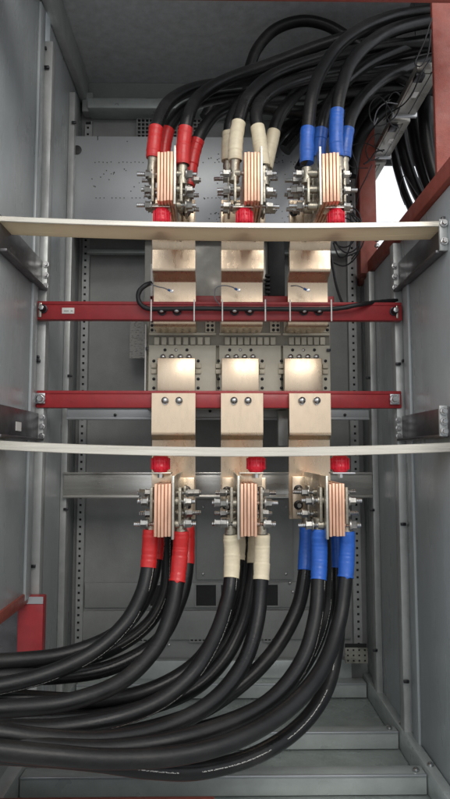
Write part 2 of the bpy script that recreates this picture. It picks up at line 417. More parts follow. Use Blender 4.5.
# folded lower sheets of the back and their seams
MB().box(X(86, 1.212), X(347, 1.212), 1.2125, 1.2192, Z(640, 1.21), Z(611, 1.21), .001).build('lower_back_sheet', M['panel_dark'], cab)
MB().box(X(88, 1.212), X(345, 1.212), 1.2145, 1.2194, Z(608, 1.21), Z(583, 1.21), .001).build('lower_back_sheet', M['panel_dark'], cab)
MB().box(X(197, 1.212), X(292, 1.212), 1.2138, 1.2191, Z(580, 1.21), Z(500, 1.21), .001).build('access_cover', M['panel_dark'], cab)
for px, py in ((203, 507), (203, 574), (286, 507), (286, 574), (247, 574), (97, 645), (126, 645), (169, 645), (210, 645), (270, 645), (290, 583), (293, 592)):
    inst('screw', SCREW, cab, at(px, py, 1.2125))
# floor: rails along the sides, beams across
MB().box(XL - .009, XL + .010, .64, 1.20, ZF + .001, .078, .002).build('floor_rail', M['beam'], cab)
MB().box(XR - .003, XR + .0115, .64, 1.20, ZF + .001, .078, .002).build('floor_rail', M['beam'], cab)
for yy, d_ in ((Z and 1.165, .03), (.968, .022), (.842, .026), (.742, .03)):
    t_ = MB().box(XL + .011, XR - .004, yy, yy + d_, ZF + .0015, .0715, .002)
    fb = t_.build('floor_beam', M['beam'], cab)
    MB().box(XL + .012, XR - .005, yy - .0022, yy + .001, .0695, .0728, .0008).build('beam_lip', M['galv'], fb)
    if yy < 1.1:
        inst('bolt', DOME, fb, (XR + .004, yy + .010, .0785), (R(-90), 0, 0))
        inst('bolt', DOME, fb, (XR - .015, yy + .010, .0725), (R(-90), 0, 0))
bm_ = MB().box(X(85, 1.2), X(347, 1.2), 1.196, 1.2115, ZF + .0012, Z(660, 1.2), .002).build('rear_floor_angle', M['beam'], cab)
o = MB(); perforated(o, X(341, 1.15), X(363, 1.15), 1.15, Z(664, 1.15), Z(644, 1.15), 4, .0091, .0030)
pb = o.build('perforated_bracket', M['tin'], cab)
MB().box(X(341.5, 1.15), X(362.5, 1.15), 1.153, 1.156, Z(663, 1.15), Z(645, 1.15)).build('bracket_web', M['black'], pb)
MB().box(XL - .05, XR + .05, .690, .700, Z(-5, .69), Z(-75, .69), .001).build('front_lintel', M['redpaint'], cab)
MB().box(XL - .02, X(215, .69), .690, .700, -.02, Z(801.0, .69), .001).build('front_sill', M['redpaint'], cab)
# clips and catches on the posts
CLIP = MB().box(-.004, .004, -.004, 0, -.0022, .0022, .0008).mesh('clip', M['darkbolt'])
for px, py, Y in ((44.5, 49, .951), (47, 68, .951), (37, 357, .951), (38, 361, .951), (36, 199, .951), (29, 524, .951), (33, 566, .951), (404, 361, .951), (398, 364, .951),
                  (410, 525, .951), (403, 524, .951), (406, 681, .951), (415, 700, .951), (70, 376, 1.104), (66, 509, 1.104), (74, 123, 1.104), (368, 378, 1.104), (372, 510, 1.104), (375, 650, 1.104)):
    inst('clip', CLIP, cab, at(px, py, Y))

# ------------------------------------------------------------------ red steel frames of the two cable openings
fr = thing('red_steel_frame', 'dark red painted steel post and beam framing the cable opening at upper right', 'frame', (.287, .81, SILL_R))
MB().box(X(434.5, .81, 95), X(434.5, .81, 95) + .06, .810, .818, SILL_R + .0005, 1.20, .0025).build('post', M['redpaint'], fr)
XO = .287
MB().box(XO - .008, XO + .032, .7, 1.2195, SILL_Rb, SILL_R, .0025).build('beam', M['redpaint'], fr)
MB().box(X(360, 1.13, 230), X(377, 1.13, 230), 1.130, 1.165, SILL_Rb + .0005, 1.20, .002).build('post', M['redpaint'], fr)
for py in (240, 246): inst('bolt', DOME, fr, at(377, py, 1.10))
fl = thing('red_steel_frame', 'red painted post and sill beam at the left edge above the thick cables', 'frame', (XL, .93, ZF))
MB().box(X(17, .93, 630), X(42.5, .93, 630), .930, .948, Z(664, .93), Z(596, .93), .0015).build('post', M['red'], fl)
MB().box(XL - .040, XL - .009, .58, .928, SILL_L - .004, SILL_L + .012, .0015).build('beam', M['redpaint'], fl)
MB().box(X(17, .93, 630), X(42.5, .93, 630), .9285, .9295, Z(603, .93), Z(596, .93)).build('edge_plate', M['galv'], fl)
for px, py in ((8, 576), (16, 577), (16, 592)): bolt(fl, at(px, py, .926), True)

lb = thing('added_dark_sheet', 'added dark sheet standing for the deep shade behind the red post at lower left', 'panel', (-.5, .9, 0))  # sheets added to darken the opening where the bright world showed
MB().box(-.62, XL - .026, .990, 1.0, -.03, .50, .001).build('rear_sheet', M['bracket'], lb)
MB().box(-.632, -.622, .50, 1.0, -.03, .50, .001).build('side_sheet', M['bracket'], lb)
MB().box(-.62, XL - .026, .50, .989, .490, .499, .001).build('top_sheet', M['bracket'], lb)

# black sheets added to darken the space beyond the upper right opening
nb = thing('added_black_sheet', 'added black sheet standing for the unlit space behind hanging cables at upper right', 'panel', (.5, 1.3, .8))
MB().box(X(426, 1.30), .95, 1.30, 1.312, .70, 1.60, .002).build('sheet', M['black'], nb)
MB().box(XR + .03, .95, .62, 1.312, 1.602, 1.62, .002).build('black_cover_sheet', M['black'], nb)
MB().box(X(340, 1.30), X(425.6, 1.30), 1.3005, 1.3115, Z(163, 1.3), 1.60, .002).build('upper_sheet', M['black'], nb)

# ------------------------------------------------------------------ galvanised plates and rails behind
mp_ = thing('mounting_plate', 'bright galvanised plate with many small holes behind the upper cables', 'plate', (0, 1.13, Z(236, 1.13)))
x0, x1, z0, z1 = X(69, 1.12, 185), X(346, 1.12, 185), Z(236, 1.12), Z(137, 1.12)
MB().box(x0, x1, 1.12, 1.124, z0, z1, .001).build('plate', M['galv'], mp_)
MB().box(x0 + .001, x1, 1.1242, 1.150, z1 - .004, z1 - .0008, .0008).build('top_fold', M['galv'], mp_)
MB().lathe(at(77, 150, 1.1198), (0, -1, 0), [(0, .0085), (.0012, .0085), (.0016, .007)], 20).build('grommet', M['black'], mp_)
MB().box(X(92.5, 1.12), X(93.2, 1.12), 1.1192, 1.1199, z1 - .008, z1 + .0).build('slot', M['black'], mp_)
h = MB(); rh = random.Random(3)
def hole(px, py, r=.0010): h.lathe(at(px, py, 1.1199), (0, -1, 0), [(0, r), (.0004, r)], 8)
for px in range(95, 340, 4):
    if rh.random() < .85: hole(px, 162 + (px % 3) * .3)
    if rh.random() < .75: hole(px + 1, 198)
for _ in range(46):
    cx_, cy_ = rh.uniform(92, 336), rh.uniform(145, 225)
    for k in range(rh.choice((1, 2, 3, 4))): hole(cx_ + rh.uniform(-9, 9), cy_ + rh.uniform(-7, 7), .0008 + .0004 * rh.random())
h.build('punched_hole', M['black'], mp_, kind='stuff')

bp = thing('backing_plate', 'light grey sheet behind the three poles of the circuit breaker', 'plate', (0, 1.14, Z(332, 1.14)))
MB().box(X(143, 1.14), X(282, 1.14), 1.14, 1.143, Z(332, 1.14), Z(238, 1.14), .001).build('plate', M['module'], bp)
MB().box(X(150.3, 1.0), X(152.6, 1.0), .985, .988, Z(305, .985), Z(264, .985), .0006).build('white_edge', M['white'], bp)
MB().box(X(269, 1.13), X(286, 1.13), 1.128, 1.138, Z(296, 1.13), Z(237, 1.13), .002).build('terminal_strip', M['black'], bp)
for k in range(5):
    MB().box(X(266, 1.12), X(271, 1.12), 1.122, 1.132, Z(276 + k * 4.2, 1.12), Z(273.6 + k * 4.2, 1.12), .0008).build('terminal', M['black'], bp)

def xrail(name, label, pxa, pxb, pya, pyb, Y, d, m, lips=True):
    z0, z1 = Z(pyb, Y), Z(pya, Y)
    t = thing(name, label, 'rail', ((X(pxa, Y) + X(pxb, Y)) / 2, Y, z0), 'galvanised rails across the back')
    MB().box(X(pxa, Y), X(pxb, Y), Y, Y + d, z0, z1, .0015).build('web', m, t)
    if lips:
        MB().box(X(pxa, Y) + .0005, X(pxb, Y) - .0005, Y - .004, Y + .001, z1 - .0035, z1 + .0006, .001).build('lip', m, t)
        MB().box(X(pxa, Y) + .0005, X(pxb, Y) - .0005, Y - .004, Y + .001, z0 - .0006, z0 + .0035, .001).build('lip', m, t)
    return t
t = xrail('cross_rail', 'wide shiny galvanised rail below the lower pale support plate', 65, 371, 472.5, 497.5, 1.10, .02, M['galvrail'])
t = xrail('cross_rail', 'narrow grey rail partly hidden just below the lower red crossbar', 67, 369, 407, 419.5, 1.08, .02, M['galv'])
for px, py in ((115, 415), (210, 411), (345, 415)): inst('screw', SCREWD, t, at(px, py, 1.078))
MB().box(X(277, 1.075), X(287, 1.075), 1.06, 1.078, Z(446, 1.07), Z(411, 1.07), .001).build('upright_stub', M['post'], t)
t = xrail('cross_rail', 'thin grey rail on the dark back below the perforated plate', 84, 352, 249.5, 253.5, 1.19, .015, M['beam'], False)
MB().box(X(84, 1.2), X(352, 1.2), 1.2055, 1.2095, Z(249.8, 1.2), Z(230, 1.2), .001).build('upper_sheet', M['panel_dark'], t)

pp = MB().box(X(129, 1.16), X(146, 1.16), 1.16, 1.1606, Z(358.5, 1.16), Z(318, 1.16)).build('paper_sheet', M['paper'])
tag(pp, 'printed paper sheet standing behind the left edge of the circuit breaker', 'paper')

# ------------------------------------------------------------------ circuit breaker
YK = 1.02
bk = thing('circuit_breaker', 'olive grey three pole circuit breaker between the two red crossbars', 'breaker', (X(238, YK), YK, Z(407, YK)))
bx0, bx1 = X(146, YK), X(332.5, YK)
zb, zv, zt = Z(408, YK), Z(346, YK), Z(316, YK)
MB().box(bx0, bx1, YK + .012, YK + .10, zb + .001, zt, .002).build('case', M['breaker'], bk)
pole_edges = [(148, 216), (219, 281.5), (283.5, 331)]
for i, (a, b) in enumerate(pole_edges):
    MB().box(X(a, YK), X(b, YK), YK, YK + .0118, zb, zv, .0015).build('pole_cover', M['breaker'], bk)
MB().box(bx0 + .002, bx1 - .002, YK + .006, YK + .0119, zv + .0005, zt - .001, .001).build('vent_recess', M['breaker_dark'], bk)
# arc vents: arched fins over the recess
UFIN = MB().box(-.0042, .0042, -.0055, 0, -.0085, .0040, .001).mesh('vent_fin', M['breaker'])
vf = MB()
for i, (a, b) in enumerate(pole_edges):
    n_ = 8 if i < 2 else 6
    for k in range(n_):
        px = a + 5 + (b - a - 10) * (k + .5) / n_
        c = at(px, 339.5, YK)
        inst('vent_fin', UFIN, bk, (c.x, YK + .006, c.z))
    MB().box(X(a, YK), X(b, YK), YK + .001, YK + .0058, Z(335, YK), Z(332.6, YK), .0008).build('vent_bar', M['breaker'], bk)
    MB().box(X(a, YK), X(b, YK), YK + .0005, YK + .0058, Z(347, YK) + .0008, Z(345.2, YK), .0006).build('vent_bar', M['breaker'], bk)
    for s_ in (a + 1, b - 11):
        g = MB().box(X(s_, YK), X(s_ + 10, YK), YK + .0006, YK + .0059, Z(332.4, YK), zt - .002, .001)
        g.build('vent_corner', M['breaker'], bk)
        for (dx, dy) in ((3, 321), (3, 325.5), (3, 330), (7.3, 321), (7.3, 325.5), (7.3, 330)):
            inst('round_vent', SCREWD, bk, at(s_ + dx, dy, YK + .0008))
# terminal pads, clips and screws of each pole
for i, (a, b) in enumerate(((157, 195), (221.7, 259), (284.6, 322.4))):
    pd = MB().box(X(a, 1.0), X(b, 1.0), .997, 1.007, Z(400, 1.0), Z(358.3, 1.0), .001).build('terminal_pad', M['copper'], bk)
    MB().box(X(a + 2, 1.01), X(b - 2, 1.01), 1.0072, 1.0198, Z(398, 1.01), Z(361, 1.01)).build('pad_base', M['breaker_dark'], pd)
    for k in range(4):
        px = a + 6 + (b - a - 12) * k / 3
        s_ = inst('screw', DOME, bk, at(px, 356.8, YK - .002))
        MB().box(X(px - 2.6, YK), X(px + 2.6, YK), YK - .003, YK - .0002, Z(361, YK), Z(357.5, YK), .0008).build('terminal_block', M['breaker_dark'], bk)
    for sx, px in ((-1, a - 3.2), (1, b + 3.2)):
        for dy in (366.2, 371.8):
            MB().box(X(px - 2.8, YK), X(px + 2.8, YK), YK - .004, YK - .0002, Z(dy + 2.2, YK), Z(dy - 2.2, YK), .0008).build('side_clip', M['cream'], bk)
        for dy in (361, 379, 388):
            inst('screw', SCREWD, bk, at(px, dy, YK))
    for px in (a + 8, (a + b) / 2, b - 8): inst('screw', SCREW if px == (a + b) / 2 else SCREWD, bk, at(px, 350, YK))
MB().box(bx0 - .0026, bx0 - .0006, YK - .004, YK + .06, zb, Z(325, YK), .0006).build('side_shield', M['white'], bk)
MB().box(bx0 - .001, bx0 + .003, YK - .006, YK - .0005, Z(351, YK), Z(348, YK), .0006).build('catch', M['darkbolt'], bk)
MB().box(X(327, YK), X(331, YK), YK - .006, YK - .0005, Z(351.5, YK), Z(349, YK), .0006).build('catch', M['darkbolt'], bk)

# ------------------------------------------------------------------ red crossbars
def crossbar(label, pya, pyb, Y):
    z0, z1 = Z(pyb, Y), Z(pya, Y)
    t = thing('red_crossbar', label, 'crossbar', (0, Y, z0), 'red insulating crossbars')
    xa, xb = XL - .011, XR + .007
    MB().box(xa, xb, Y, Y + .014, z0, z1, .0018).build('web', M['red'], t)
    MB().box(xa + .0005, xb - .0005, Y - .0012, Y + .0145, z1 - .0012, z1 + .0042, .0015).build('upper_lip', M['red'], t)
    return t
YU = .935
c1 = crossbar('upper red crossbar running in front of the copper bars with a black hose along it', 304.5, 320, YU)
MB().box(X(36.5, YU), X(39.5, YU), YU - .003, YU - .0003, Z(318, YU), Z(303.5, YU), .0006).build('end_plate', M['tin'], c1)
MB().box(X(398, YU), X(400, YU), YU - .003, YU - .0003, Z(318, YU), Z(305.5, YU), .0006).build('end_plate', M['tin'], c1)
for px, py in ((43, 309), (394, 311.5)):
    o = inst('bolt', BHEX, c1, at(px, py, YU - .0005)); e = bpy.data.objects.new('bolt_end', SOCK); COL.objects.link(e); e.parent = o; e.location = (0, -.0101, 0)
MB().box(X(60, YU), X(72.5, YU), YU - .0014, YU - .0002, Z(314.3, YU), Z(308.4, YU), .0004).build('sticker', M['white'], c1)
for k, (px, w_) in enumerate(((64.5, 5.0), (70, 2.2))):
    MB().box(X(px - w_ / 2, YU), X(px + w_ / 2, YU), YU - .0017, YU - .0013, Z(312.2, YU), Z(311.2, YU)).build('sticker_print', M['module'], c1)
MB().box(X(150, 1.0), X(334, 1.0), .985, .997, Z(304, .99), Z(296.5, .99), .001).build('rear_bar', M['red'], c1)
for px in (162, 177, 234.5, 249.5, 303.7, 318.5):
    o = inst('bolt', BHEX, c1, at(px, 311.3, YU - .0005)); e = bpy.data.objects.new('bolt_end', DOME); COL.objects.link(e); e.parent = o; e.location = (0, -.0092, 0)
YLr = .948
c2 = crossbar('lower red crossbar running behind the three flat copper bars', 393.5, 408, YLr)
for px, py, a in ((40.5, 398.5, 1), (394.5, 399, 1)):
    MB().box(X(px - 5, YLr), X(px + 5, YLr), YLr - .004, YLr - .0016, Z(py + 5.5, YLr), Z(py - 5, YLr), .0008).build('end_plate', M['galv'], c2)
    bolt(c2, at(px, py, YLr - .006))

# ------------------------------------------------------------------ pale support plates across the front, with brackets
def support(label, y0, y1, ztop, th, sag, x0, x1, screws, curve):
    t = thing('support_plate', label, 'plate', (0, y0, ztop - th), 'pale support plates across the cabinet')
    for nm, mm, ya, yb, e0, dz in (('plate', 'support', y0 + .0022, y1, .0004, -.0006), ('lit_edge_strip', 'support_edge', y0, y0 + .0020, .0007, 0)):  # front strip is added, its paler colour stands for the lit edge
      m = MB(); n = 40; rows = []
      for i in range(n + 1):
        u = i / n; x = x0 + (x1 - x0) * u; z = ztop - sag * (1 - (2 * u - 1) ** 2) + curve(u)
        rows.append([m.bm.verts.new(p) for p in ((x, ya, z - th + e0), (x, ya, z - e0), (x, ya + e0, z + dz), (x, yb, z + dz), (x, yb, z - th), (x, ya + e0, z - th))])
      for i in range(n):
        for k in range(6): m.bm.faces.new((rows[i][k], rows[i][(k + 1) % 6], rows[i + 1][(k + 1) % 6], rows[i + 1][k]))
      m.bm.faces.new(rows[0]); m.bm.faces.new(list(reversed(rows[-1])))
      m.build(nm, M[mm], t)
    return t
YS = .757
sa = support('upper pale support plate carrying the red insulators under the upper copper stacks', YS, .806, Z(215.5, YS, 0), .0068, .0054, XL - .010, X(446.5, YS, 220), None, lambda u: -.0035 * u)
for px in (161, 244, 336): inst('screw', DOME, sa, at(px, 227.5, .778) + Vector((0, 0, -.0005)), (R(90), 0, 0))
sb_ = support('lower pale support plate seen edge on above the lower copper stacks', YS, .806, Z(440.0, YS, 0), .0112, .0072, XL - .010, XR + .008, None, lambda u: -.0028 * u)

def bracket(label, side, z0, z1, m, fl, nb_):
    x = XL - .0115 if side < 0 else XR + .0115
    s = -side
    t = thing('side_bracket', label, 'bracket', (x, .85, z0), 'steel brackets holding the support plates')
    xa, xb = sorted((x, x + s * .004))
    MB().box(xa, xb, YS + .004, .953, z0, z1, .001).build('arm', m, t)
    xa2, xb2 = sorted((x + s * .0042, x + s * .013))
    MB().box(xa2, xb2, YS + .005, .951, z0 - .0015, z0 + .0025, .0008).build('lower_flange', m, t)
    if fl:
        pyf = 235 if z0 > .6 else 422
        xa, xb = X(439.5, YS, pyf), X(447.5, YS, pyf)
        MB().box(xb - .001, x + .0005, YS + .0036, YS + .0075, z0 + .001, z1, .0006).build('flange_web', m, t)
        MB().box(xa, xb, YS - .001, YS + .0035, z0, fl, .0008).build('front_flange', M['post'], t)
        for k in range(nb_): bolt(t, ((xa + xb) / 2, YS - .003, z0 + (z1 - z0) * (k + .5) / nb_), True)
    for k in range(3): bolt(t, (x + s * .010, .950, z0 + .006 + (z1 - z0 - .012) * k / 2), True)
    return t
zu0, zu1 = Z(291, .95, 400), Z(262, .95, 400)
bracket('grey bracket at the left wall under the upper support plate', -1, zu0, zu1, M['bracket'], None, 2)
bracket('black bracket at the right wall under the upper support plate', 1, zu0, zu1, M['bracket'], Z(219, YS, 440), 2)
zl0, zl1 = Z(440, .95, 400), Z(416, .95, 400)
bl = bracket('grey bracket with small white sticker at the left wall above the lower support plate', -1, zl0, zl1 + .004, M['bracket'], None, 3)
MB().box(XL - .0076, XL - .0070, .845, .868, zl0 + .010, zl0 + .022).build('sticker', M['white'], bl)
bracket('black bracket with three bolts at the right wall above the lower support plate', 1, zl0, zl1, M['bracket'], zl1 + .001, 3)

# ------------------------------------------------------------------ insulators (red drum standoffs)
def insulator(label, px, Y, z0, z1, r):
    x = X(px, Y, 210 if z0 > .6 else 462)
    t = thing('insulator', label, 'insulator', (x, Y, z0), 'red standoff insulators on the support plates')
    H = z1 - z0
    MB().lathe((x, Y, z0), (0, 0, 1), [(0, r * .70), (H * .10, r * .86), (H * .30, r * .99), (H * .36, r), (H * .42, r * .93), (H * .58, r * .93), (H * .64, r), (H * .70, r * .99), (H * .90, r * .86), (H, r * .70)], 24).build('drum', M['redplastic'], t)
    rb = MB().box(-.0009, .0009, -.0016, 0, -H * .34, H * .34, .0005).mesh('rib', M['redplastic'])
    for k in range(12):
        a = 2 * math.pi * k / 12
        inst('rib', rb, t, (x + math.sin(a) * r * .93, Y - math.cos(a) * r * .93, (z0 + z1) / 2), (0, 0, a))
    return t

# ------------------------------------------------------------------ flat copper bars
def offset_outline(line, th):
    """outline of a bent strip: the polyline of its front face and the same line th further back"""
    back = []
    for i, (y, z) in enumerate(line):
        a = Vector(line[max(i - 1, 0)]); b = Vector(line[min(i + 1, len(line) - 1)])
        d = (b - a).normalized(); nrm = Vector((-d.y, d.x))
        if i in (0, len(line) - 1): back.append((y + nrm.x * th, z + nrm.y * th))
        else:
            d1 = (Vector(line[i]) - a).normalized(); n1 = Vector((-d1.y, d1.x)); k = th / max(.35, n1.dot(nrm))
            back.append((y + nrm.x * k, z + nrm.y * k))
    return list(line) + list(reversed(back))
def strip(mb, line, th, x0, x1):
    """bent strip as a smooth-bending solid"""
    out = offset_outline(line, th); n = len(line)
    rows = [[mb.bm.verts.new((x, y, z)) for x in (x0, x0 + .0008, x1 - .0008, x1)] for (y, z) in out]
    k = len(rows)
    for i in range(k):
        for j in range(3):
            f = mb.bm.faces.new((rows[i][j], rows[i][j + 1], rows[(i + 1) % k][j + 1], rows[(i + 1) % k][j])); f.smooth = (i not in (n - 1, k - 1))
    for j, c in ((0, 0), (3, 3)):
        for i in range(n - 1):
            mb.bm.faces.new((rows[i][j], rows[i + 1][j], rows[k - 2 - i][j], rows[k - 1 - i][j]))
def ease(y0, z0, y1, z1, n=9):
    r = []
    for i in range(n + 1):
        t = i / n; s_ = t * t * (3 - 2 * t); r.append((y0 + (y1 - y0) * s_, z0 + (z1 - z0) * t))
    return r
NAMES = ('left', 'middle', 'right')
COLN = ('red', 'cream', 'blue')
UPX = ((152.5, 195.3), (221.3, 263.6), (289.5, 330.0))
LPX = ((151.5, 195.3), (221.0, 263.2), (289.5, 331.0))
for i in range(3):
    a, b = UPX[i]
    xa, xb = X(a, .93, 275), X(b, .93, 275)
    t = thing('copper_busbar', 'bent pale copper bar above the breaker on its %s pole' % NAMES[i], 'busbar', ((xa + xb) / 2, .93, Z(330, .95)), 'flat copper bars above the breaker')
    # front face from its top end down, joggled back, then curled in towards the breaker
    line = [(.918, Z(200, .918)), (.918, Z(240, .918)), (.922, Z(246, .922)), (.926, Z(250, .926)), (.926, Z(268, .926))]
    line += ease(.926, Z(270, .926), .952, Z(283, .952))[0:]
    line += [(.952, Z(300, .952)), (.952, Z(320.5, .952))]
    zc = Z(321, .952); r_ = .0085
    for k in range(1, 7):
        q = k / 6 * math.pi / 2; line.append((.952 + r_ - r_ * math.cos(q), zc - r_ * math.sin(q)))
    line.append((1.005, zc - r_))
    m = MB(); strip(m, line, .008, xa, xb); m.build('bar', M['copper'], t)
    # second, plain bar lying behind the front one
    m = MB(); strip(m, [(.934, Z(201, .934)), (.934, Z(262, .934)), (.934, Z(268, .934))], .006, xa + .002, xb - .001); m.build('rear_bar', M['coppercut'], t)
for i in range(3):
    a, b = LPX[i]
    xa, xb = X(a, .938, 420), X(b, .938, 420)
    t = thing('copper_busbar', 'flat pale copper bar bolted to the lower red crossbar on the %s pole' % NAMES[i], 'busbar', ((xa + xb) / 2, .935, Z(518, .95)), 'flat copper bars below the breaker')
    line = [(.938, Z(393.2, .938)), (.938, Z(432, .938))] + ease(.938, Z(434.5, .938), .950, Z(440.5, .950), 7) + [(.950, Z(478, .95)), (.950, Z(519, .95))]
    m = MB(); strip(m, line, .0085, xa, xb); m.build('bar', M['copper'], t)
    for k, px in enumerate(((165, 179), (234, 248), (302, 317))[i]):
        o = inst('bolt', DOME, t, at(px, 400.5, .936)); o.scale = (1.25, 1.4, 1.25)
        sh = MB().cyl(at(px, 402.2, .9375), at(px, 402.2, .934), .0042, 6, smooth=False).build('nut', M['zinc'], t)

# ------------------------------------------------------------------ copper stacks (strips on edge, bolted to the bars)
THR = MB()
for k in range(14): THR.lathe((k * .0022, 0, 0), (1, 0, 0), [(0, .0024), (.0011, .0029), (.0022, .0024)], 10)
THR = THR.mesh('threaded_end', M['zinc'])
NUT = MB().lathe((0, 0, 0), (1, 0, 0), [(0, .0058), (.0012, .0058), (.0013, .0050), (.0070, .0050)], 6, False).mesh('nut', M['dullzinc'])
NUTW = MB().lathe((0, 0, 0), (1, 0, 0), [(0, .0068), (.0016, .0068)], 20).mesh('washer', M['dullzinc'])
STK = {}
SPC = MB().lathe((0, 0, 0), (1, 0, 0), [(0, .0050), (1, .0050)], 14).mesh('spacer_tube', M['lug'])
def stack(key, label, pxa, pxb, Yf, Yb, za, zb_, n, up, plate_side, face, reach):
    py = 175 if up else 510
    xa, xb = X(pxa, Yf, py), X(pxb, Yf, py)
    t = thing('copper_stack', label, 'copper stack', ((xa + xb) / 2, Yf, za), 'stacks of copper strips holding the cable lugs')
    pit = (xb - xa) / n
    sm = MB().box(-pit * .40, pit * .40, 0, Yb - Yf, 0, zb_ - za, .0005).mesh('copper_strip', M['coppercut'])
    for k in range(n):
        o = inst('copper_strip', sm, t, (xa + pit * (k + .5), Yf + .0022 * random.random(), za + .0015 * random.random()))
    MB().box(xa + pit * .15, xb - pit * .15, Yf + .012, Yb - .002, za + .004, zb_ - .004).build('spacer', M['coppercut'], t)
    # tinned plate along one flank
    s = plate_side
    x_ = xb + .0004 if s > 0 else xa - .0034
    MB().box(x_, x_ + .003, Yf + .003, Yb + .002, za - .003, zb_ + .010, .0006).build('side_plate', M['tin'], t)
    # face plates against the flat bar, with black bolts
    for (fa, fb, fya, fyb, bolts) in face:
        p = MB().box(X(fa, Yb, py), X(fb, Yb, py), Yb, Yb + .006, Z(fyb, Yb), Z(fya, Yb), .0008).build('face_plate', M['copper'], t)
        for bx, by in bolts:
            o = inst('bolt', BHEX, t, at(bx, by, Yb - .0008)); e = bpy.data.objects.new('bolt_end', HEXS); COL.objects.link(e); e.parent = o; e.location = (0, -.0099, 0)
    # through bolts: nut and thread on the left, nut on the right
    ys = (Yf + .020, Yf + .058)
    zs = [za + (zb_ - za) * q for q in ((.10, .42, .74) if up else (.25, .70))]
    rb_ = random.Random(sum(map(ord, label)))
    for yi, y in enumerate(ys):
        for zi, z in enumerate(zs):
            z = z + (.006 if yi else -.003) + rb_.uniform(-.0015, .0015)
            for sd, xe, rc in ((-1, xa, reach[0]), (1, xb, reach[1])):
                rc = max(rc, .0045) + rb_.uniform(0, .0012)
                out = rb_.uniform(.001, .012) if up else rb_.uniform(.003, .010)
                tip = xe + sd * (rc + .0125 + out)
                root = tip if sd < 0 else tip - .0308
                bo = inst('through_bolt', THR, t, (root, y, z)); bo.rotation_euler = (rb_.uniform(0, 6), rb_.uniform(-.03, .03), rb_.uniform(-.04, .04))
                def sub(nm, me, x, dl=None):
                    c = bpy.data.objects.new(nm, me); COL.objects.link(c); c.parent = bo; c.location = (x - root, 0, 0)
                    c.rotation_euler = (rb_.uniform(0, 6), 0, 0)
                    if dl: c.scale = (dl, 1, 1)
                if rc > .009: sub('spacer_tube', SPC, min(xe + sd * .004, xe + sd * (rc - .003)), rc - .007)
                sub('washer', NUTW, xe + sd * (rc + .0026) - (.0016 if sd < 0 else 0))
                sub('nut', NUT, xe + sd * (rc + .0044) - (.0070 if sd < 0 else 0))
                if rb_.random() < .4 and out > .007: sub('lock_nut', NUT, xe + sd * (rc + .0118) - (.0070 if sd < 0 else 0))
    STK[key] = (xa, xb, Yf, za, zb_)
    return t
YUS = .763
uz0, uz1 = Z(201, YUS), Z(152, YUS)
UST = ((156.7, 172.9, 1), (244.0, 260.3, 1), (322.5, 340.0, -1))
UF = [[(183, 194.5, 201, 224, ((186.5, 212),))],
      [(220.5, 224, 206, 224, ()), (256.5, 264.8, 200, 224, ((259.5, 213),))],
      [(289, 293.5, 201, 224, ((294, 212),))]]
for i in range(3):
    stack(('u', i), 'upper stack of upright copper strips below the %s sleeved cables' % COLN[i], UST[i][0], UST[i][1], YUS, .905, uz0, uz1, 5, True, UST[i][2], UF[i], ((.0045, .0135, .0180)[i], (.0120, .0050, .0045)[i]))
YLS = .745
lz0, lz1 = Z(537.5, YLS), Z(484.5, YLS)
LST = ((153.5, 171.0, 1), (240.3, 257.5, -1), (329.5, 345.5, -1))
LF = [[(180.5, 194.3, 477.5, 518.5, ((186.5, 490.5), (186.5, 506)))],
      [(221.8, 235.5, 477.5, 518.5, ((227, 491), (227, 506))), (255.5, 266, 477.5, 518.5, ((260.3, 490.8), (260.3, 505.5)))],
      [(292.5, 308, 476.5, 518.5, ((298.3, 489.5), (298.3, 505))), (308.6, 329, 476.5, 511, ())]]
for i in range(3):
    stack(('l', i), 'lower stack of upright copper strips above the %s sleeved cables' % COLN[i], LST[i][0], LST[i][1], YLS, .930, lz0, lz1, 5, False, LST[i][2], LF[i], ((.0045, .0110, .0130)[i], (.0115, .0060, .0045)[i]))

# insulators with their small caps
for i, px in enumerate((161.8, 244.5, 336)):
    t = insulator('red drum insulator standing on the upper support plate under the %s stack' % NAMES[i], px, .785, Z(219, YS, px) + .0002, uz0 - .0022, .0108)
    x = X(px, .785, 210)
    MB().box(x - .0150, x + .0110, .778, .80, uz0 - .0020, uz0 - .0003, .0005).build('cap_plate', M['tin'], t)
for i, px in enumerate((160.5, 256, 340)):
    ztop = Z(455.2, YS, px) - .0002
    t = insulator('red drum insulator hanging under the lower support plate above the %s stack' % NAMES[i], px, .782, ztop - .0205, ztop, .0112)
    x = X(px, .782, 462)
    w_ = (.013, .011, .015)[i]
    MB().cyl((x, .782, ztop - .0275), (x, .782, ztop - .0206), .0035, 6, smooth=False).build('stud_nut', M['zinc'], t)
    zc = ztop - .0226
    if i == 2:
        MB().box(x - .011, x + .017, .772, .80, zc, zc + .0018, .0005).build('cap_plate', M['galv'], t)
    else:
        MB().box(x - (.0125 if i == 0 else .021), x + (.0135 if i == 0 else .009), .775, .80, zc, zc + .0018, .0005).build('cap_plate', M['tin'], t)
        MB().box(x - (.0120 if i == 0 else .0205), x + (.0130 if i == 0 else .0085), .797, .80, lz1 - .004, zc - .0003, .0005).build('hanger_plate', M['copper'], t)
